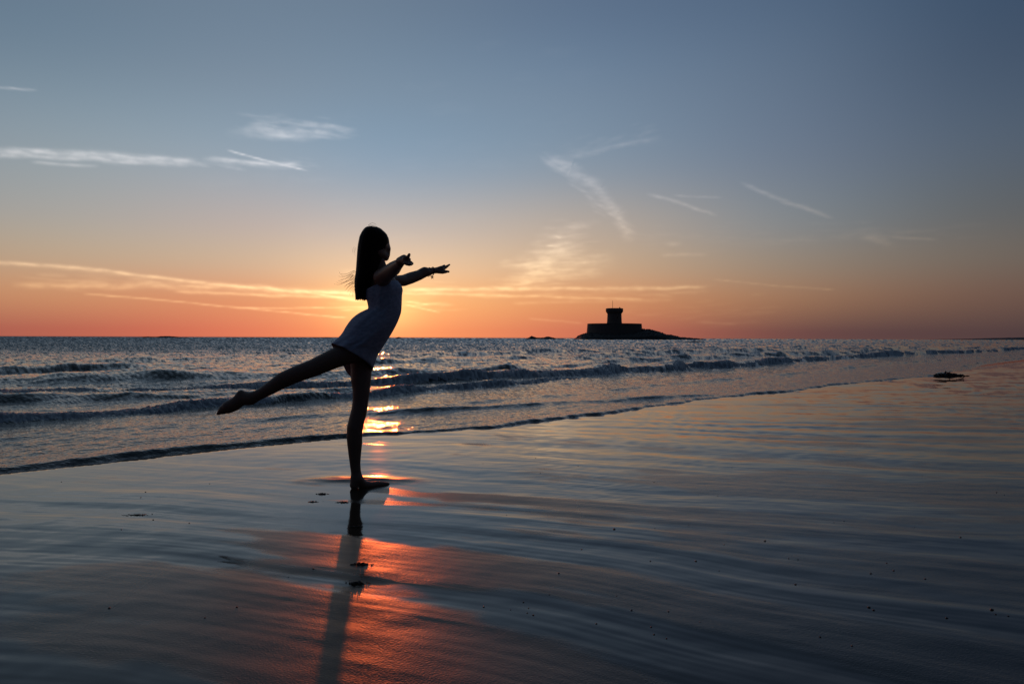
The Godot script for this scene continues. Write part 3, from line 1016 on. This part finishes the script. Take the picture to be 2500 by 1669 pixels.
func build_dancer() -> void:
	var girl := Node3D.new()
	girl.name = "person"
	girl.position = Vector3(-0.95, -0.009, -4.5)
	add_child(girl)
	tag(girl, "dancer in a short pale dress balancing on one leg, arms held forward, long dark hair", "person")

	var skin := material(0.20, 0.115, 0.08, 0.5)
	skin.subsurf_scatter_enabled = true
	skin.subsurf_scatter_strength = 0.1
	var st := SurfaceTool.new()
	st.begin(Mesh.PRIMITIVE_TRIANGLES)
	flesh(st, BODY, 0.0085, 0.022, {0: 1.28, 1: 1.0})
	flesh(st, HEAD, 0.006, 0.02)
	flesh(st, NEAR_HAND, 0.0036, 0.008)
	flesh(st, FAR_HAND, 0.0036, 0.007)
	st.index()
	put("body", st.commit(), skin, girl)

	# the dress: rings from the neckline down to the hem, each between its left and right edge
	var folds := FastNoiseLite.new()
	folds.seed = 21
	folds.frequency = 1.0
	var steps := 64
	var turns := 72
	var shell := []
	for side in 2:
		var grid := []
		for k in steps + 1:
			var t := float(k) / steps * (DRESS.size() - 1)
			var i := mini(int(t), DRESS.size() - 2)
			var v := []
			for c in 6:
				var y0: float = DRESS[maxi(i - 1, 0)][c]
				var y1: float = DRESS[i][c]
				var y2: float = DRESS[i + 1][c]
				var y3: float = DRESS[mini(i + 2, DRESS.size() - 1)][c]
				v.append(cubic_interpolate(y1, y2, y0, y3, t - i))
			var low := smoothstep(0.45, 1.0, float(k) / steps)
			var line := []
			for a in turns + 1:
				var th := TAU * (a % turns) / turns
				var centre := Vector3((v[0] + v[2]) / 2, (v[1] + v[3]) / 2, 0)
				var half := Vector3((v[2] - v[0]) / 2, (v[3] - v[1]) / 2, 0)
				var crease := 1.0 + folds.get_noise_2d(cos(th) * 2.2 + k * 0.035, sin(th) * 2.2 + k * 0.012) * 0.085 * absf(sin(th)) + cos(th * 9.0 + k * 0.05) * 0.034 * low * absf(sin(th))
				crease -= 0.03 * side
				# the far side of the hem hangs lower than the near one
				var drop := low * low * maxf(0.0, -sin(th)) * (0.03 + 0.085 * (1.0 - smoothstep(-0.35, 0.3, cos(th))) * smoothstep(-0.95, -0.5, cos(th)))
				line.append(centre + half * cos(th) * (1.0 - 0.03 * side) + Vector3(0, v[5], v[4]) * sin(th) * crease - Vector3(0, drop, 0))
			grid.append(line)
		shell.append(grid)
	var ds := SurfaceTool.new()
	ds.begin(Mesh.PRIMITIVE_TRIANGLES)
	ds.set_smooth_group(0)
	var quad := func(p: Array, a: Vector2, b: Vector2) -> void:
		var uv := [a, Vector2(b.x, a.y), b, Vector2(a.x, b.y)]
		for o in [0, 1, 2, 0, 2, 3]:
			ds.set_uv(uv[o])
			ds.add_vertex(p[o])
	for k in steps:
		for a in turns:
			var o: Array = shell[0]
			var n: Array = shell[1]
			var u0 := Vector2(float(a) / turns, float(k) / steps)
			var u1 := Vector2(float(a + 1) / turns, float(k + 1) / steps)
			quad.call([o[k][a], o[k][a + 1], o[k + 1][a + 1], o[k + 1][a]], u0, u1)
			quad.call([n[k][a + 1], n[k][a], n[k + 1][a], n[k + 1][a + 1]], u0, u1)
	for k in [0, steps]:
		for a in turns:
			var o: Array = shell[0][k]
			var n: Array = shell[1][k]
			quad.call([o[a], n[a], n[a + 1], o[a + 1]] if k == 0 else [n[a], o[a], o[a + 1], n[a + 1]], Vector2(0, 0), Vector2(0.01, 0.01))
	ds.generate_normals()
	var cloth := material(1.0, 1.0, 1.0, 0.85)
	var print_noise := FastNoiseLite.new()
	print_noise.seed = 8
	print_noise.noise_type = FastNoiseLite.TYPE_CELLULAR
	print_noise.frequency = 0.06
	print_noise.fractal_octaves = 2
	print_noise.domain_warp_enabled = true
	print_noise.domain_warp_amplitude = 18.0
	var pale := NoiseTexture2D.new()
	pale.width = 512
	pale.height = 512
	pale.noise = print_noise
	var ramp := Gradient.new()
	ramp.set_color(0, Color(0.32, 0.37, 0.48).linear_to_srgb())
	ramp.set_color(1, Color(0.56, 0.62, 0.75).linear_to_srgb())
	pale.color_ramp = ramp
	cloth.albedo_texture = pale
	cloth.backlight_enabled = true
	cloth.backlight = Color(0.16, 0.14, 0.13)
	put("dress", ds.commit(), cloth, girl)

	# long straight hair hanging to the middle of the back
	var hs := SurfaceTool.new()
	hs.begin(Mesh.PRIMITIVE_TRIANGLES)
	hs.set_smooth_group(0)
	var rows := []
	var hn := 70
	var ht := 96
	for k in hn + 1:
		var t := float(k) / hn * (HAIR.size() - 1)
		var i := mini(int(t), HAIR.size() - 2)
		var v := []
		for c in 5:
			v.append(cubic_interpolate(HAIR[i][c], HAIR[i + 1][c], HAIR[maxi(i - 1, 0)][c], HAIR[mini(i + 2, HAIR.size() - 1)][c], t - i))
		var line := []
		for a in ht + 1:
			var th := TAU * (a % ht) / ht
			var strand := folds.get_noise_3d(cos(th) * 7.0, sin(th) * 7.0, k * 0.02)
			var groove := 1.0 + strand * 0.035
			var p := Vector3((v[0] + v[2]) / 2, (v[1] + v[3]) / 2, 0.0) + Vector3((v[2] - v[0]) / 2, (v[3] - v[1]) / 2, 0) * cos(th) * groove + Vector3(0, 0, v[4]) * sin(th) * groove
			if k > hn - 4:
				p.y += strand * 0.016 * (k - hn + 4) / 4.0
			if k < 6:
				p.y += folds.get_noise_2d(cos(th) * 1.5 + 9.0, sin(th) * 1.5) * 0.006
			line.append(p)
		rows.append(line)
	for k in hn:
		for a in ht:
			for q in [rows[k][a], rows[k][a + 1], rows[k + 1][a + 1], rows[k][a], rows[k + 1][a + 1], rows[k + 1][a]]:
				hs.add_vertex(q)
	for k in [0, hn]:
		var mid := Vector3.ZERO
		for a in ht:
			mid += rows[k][a] / ht
		if k == hn:
			mid.y += 0.02
		for a in ht:
			for q in ([mid, rows[k][a + 1], rows[k][a]] if k == 0 else [mid, rows[k][a], rows[k][a + 1]]):
				hs.add_vertex(q)
	hs.generate_normals()
	var dark := material(0.012, 0.008, 0.006, 0.55)
	dark.metallic_specular = 0.2
	var hair := put("hair", hs.commit(), dark, girl)
	var ws := SurfaceTool.new()
	ws.begin(Mesh.PRIMITIVE_TRIANGLES)
	ws.set_smooth_group(0)
	var n_ := 0
	for w in WISPS:
		n_ += 1
		for r in 3:
			var wv := []
			for k in w.size():
				wv.append(w[k] + (r - 1) * 0.004 * (k / 2) * (1.0 if k % 2 else 0.6))
			var z := 0.02 * ((n_ * 7 + r * 3) % 5 - 2)
			tube(ws, curve_points(wv, z, z + 0.02 * (r - 1), 14), 0.0011 if n_ != 8 else 0.0006, 5, 0.35)
	ws.generate_normals()
	put("loose_strands", ws.commit(), dark, hair)

	# a beaded bracelet with a small star charm on the outstretched wrist
	var bs := SurfaceTool.new()
	bs.begin(Mesh.PRIMITIVE_TRIANGLES)
	bs.set_smooth_group(0)
	for loop in [[Vector3(0.4025, 1.391, -0.515), 0.031, 0.0026], [Vector3(0.382, 1.386, -0.492), 0.031, 0.0022]]:
		var path := []
		for k in 25:
			var t := TAU * k / 24
			path.append(loop[0] + Vector3(0.12, 0.98, 0.1) * cos(t) * loop[1] + Vector3(0.55, 0, 0.6) * sin(t) * loop[1])
		tube(bs, path, loop[2], 6, 1.0)
	bs.generate_normals()
	var band := put("bracelet", bs.commit(), material(0.05, 0.04, 0.04, 0.4), girl)
	var cs := SurfaceTool.new()
	cs.begin(Mesh.PRIMITIVE_TRIANGLES)
	cs.set_smooth_group(0)
	for k in 5:
		var t := TAU * k / 5 + 0.4
		tube(cs, [Vector3(0.402, 1.352, -0.515), Vector3(0.402 + cos(t) * 0.014, 1.352 + sin(t) * 0.014, -0.515)], 0.0045, 6, 0.15)
	tube(cs, [Vector3(0.402, 1.355, -0.515), Vector3(0.404, 1.362, -0.515)], 0.0022, 6, 1.0)
	cs.generate_normals()
	put("charm", cs.commit(), material(0.05, 0.04, 0.04, 0.4), band)


# ---------------------------------------------------------------- small things on the sand

func ground(x: float, f: float) -> Vector3:
	return Vector3(x, sand_height(x, f), -f)

func weed(seed_number: int, wide: float, high: float, blades: int) -> ArrayMesh:
	# a tangle of short leathery ribbons lying on the sand, thickest in its middle
	var rng := RandomNumberGenerator.new()
	rng.seed = seed_number
	var st := SurfaceTool.new()
	st.begin(Mesh.PRIMITIVE_TRIANGLES)
	st.set_smooth_group(-1)
	for b in blades:
		var u := rng.randfn(0, 0.24)
		var c := Vector3(u * wide, 0.0, rng.randfn(0, 0.10) * wide)
		var top := high * exp(-u * u * 7.0) * rng.randf_range(0.15, 1.0)
		var turn := rng.randf() * TAU
		var run := rng.randf_range(0.06, 0.2) * wide
		var path := []
		for k in 5:
			var t := k / 4.0
			path.append(c + Vector3(cos(turn) * run * (t - 0.5), sin(t * PI) * top * rng.randf_range(0.6, 1.0) + 0.001, sin(turn) * run * (t - 0.5) * 0.6))
		tube(st, path, high * rng.randf_range(0.06, 0.14) + 0.0012, 5, 0.5)
	st.generate_normals()
	return st.commit()

func build_small_things() -> void:
	var leathery := material(0.022, 0.018, 0.012, 0.45)
	for w in [
		[11.15, 18.75, 0.85, 0.12, 150, "large heap of dark seaweed at the water's edge on the far right", "seaweed_heap"],
		[-1.115, 4.33, 0.075, 0.009, 40, "short dark seaweed scrap on the sand just left of the standing foot", "seaweed_scrap"],
		[-1.12, 4.125, 0.07, 0.006, 40, "thin seaweed scrap furthest left of the standing foot", "seaweed_scrap"],
		[-0.95, 4.11, 0.08, 0.007, 40, "thin curled seaweed scrap just in front of the dancer's heel", "seaweed_scrap"],
		[-0.762, 3.59, 0.07, 0.012, 24, "dark seaweed lump across the reflection of the leg, nearest the foot", "seaweed_scrap"],
		[-0.62, 2.995, 0.085, 0.014, 30, "ragged dark seaweed lump in the orange glint, middle of the three lumps", "seaweed_scrap"],
		[-0.585, 2.775, 0.08, 0.013, 30, "ragged dark seaweed lump in the orange glint, nearest of the three lumps", "seaweed_scrap"],
		[-1.95, 3.83, 0.11, 0.006, 40, "long flat seaweed scrap on the bluish sand at the left", "seaweed_scrap"],
	]:
		var o := put(w[6], weed(int(w[0] * 100), w[2], w[3], w[4]), leathery)
		o.position = ground(w[0], w[1]) - Vector3(0, 0.001, 0)
		tag(o, w[5], "seaweed", "" if w[6] == "seaweed_heap" else "seaweed scraps on the sand")

	# pebbles and bits of shell
	var rng := RandomNumberGenerator.new()
	rng.seed = 12
	var stones := []
	for k in 4:
		var s := SphereMesh.new()
		s.radius = 1.0
		s.height = 2.0
		s.radial_segments = 9
		s.rings = 5
		var tool := MeshDataTool.new()
		var am := ArrayMesh.new()
		am.add_surface_from_arrays(Mesh.PRIMITIVE_TRIANGLES, s.get_mesh_arrays())
		tool.create_from_surface(am, 0)
		var nn := FastNoiseLite.new()
		nn.seed = k
		nn.frequency = 0.7
		for i in tool.get_vertex_count():
			var p := tool.get_vertex(i)
			tool.set_vertex(i, p * (1.0 + 0.45 * nn.get_noise_3dv(p)) * Vector3(1, 0.6, 0.85))
		am.clear_surfaces()
		tool.commit_to_surface(am)
		stones.append(am)
	var grey := material(0.045, 0.04, 0.036, 0.5)
	var proto := {}
	var placed := 0
	var tries := 0
	while placed < 80 and tries < 4000:
		tries += 1
		var left := placed % 6 == 5
		var f := 1.0 / rng.randf_range(1.0 / 13.0, 1.0 / 2.2)
		var x := f * rng.randf_range(-0.05, 0.70)
		if left:
			f = 1.0 / rng.randf_range(1.0 / 5.0, 1.0 / 2.4)
			x = f * rng.randf_range(-0.66, -0.25)
		var s := (x + f) * 0.70711
		if (f - x) * 0.70711 > water_line(s) - 0.3 or (absf(x + 0.9) < 0.3 and absf(f - 4.6) < 0.3):
			continue
		# they gather in drifts along the ripples
		var p := stripe(x, f)
		var gather: FastNoiseLite = noise.n7
		if gather.get_noise_2d(p.x * 0.5, p.y * 2.2) < rng.randf_range(-0.1, 0.5):
			continue
		var kind := rng.randi() % 4
		var o: MeshInstance3D
		if proto.has(kind):
			o = proto[kind].duplicate()
			o.name = "pebble"
			add_child(o, true)
		else:
			o = put("pebble", stones[kind], grey)
			proto[kind] = o
		var size := rng.randf_range(0.0022, 0.0048) * (1.5 if rng.randf() < 0.12 else 1.0)
		o.scale = Vector3.ONE * size
		o.rotation.y = rng.randf() * TAU
		o.position = ground(x, f) + Vector3(0, size * 0.12, 0)
		if left:
			tag(o, "tiny dark pebble on the bluish wet sand left of the dancer", "pebble", "pebbles left of the dancer")
		else:
			tag(o, "tiny dark pebble on the rippled wet sand right of the dancer", "pebble", "pebbles right of the dancer")
		placed += 1
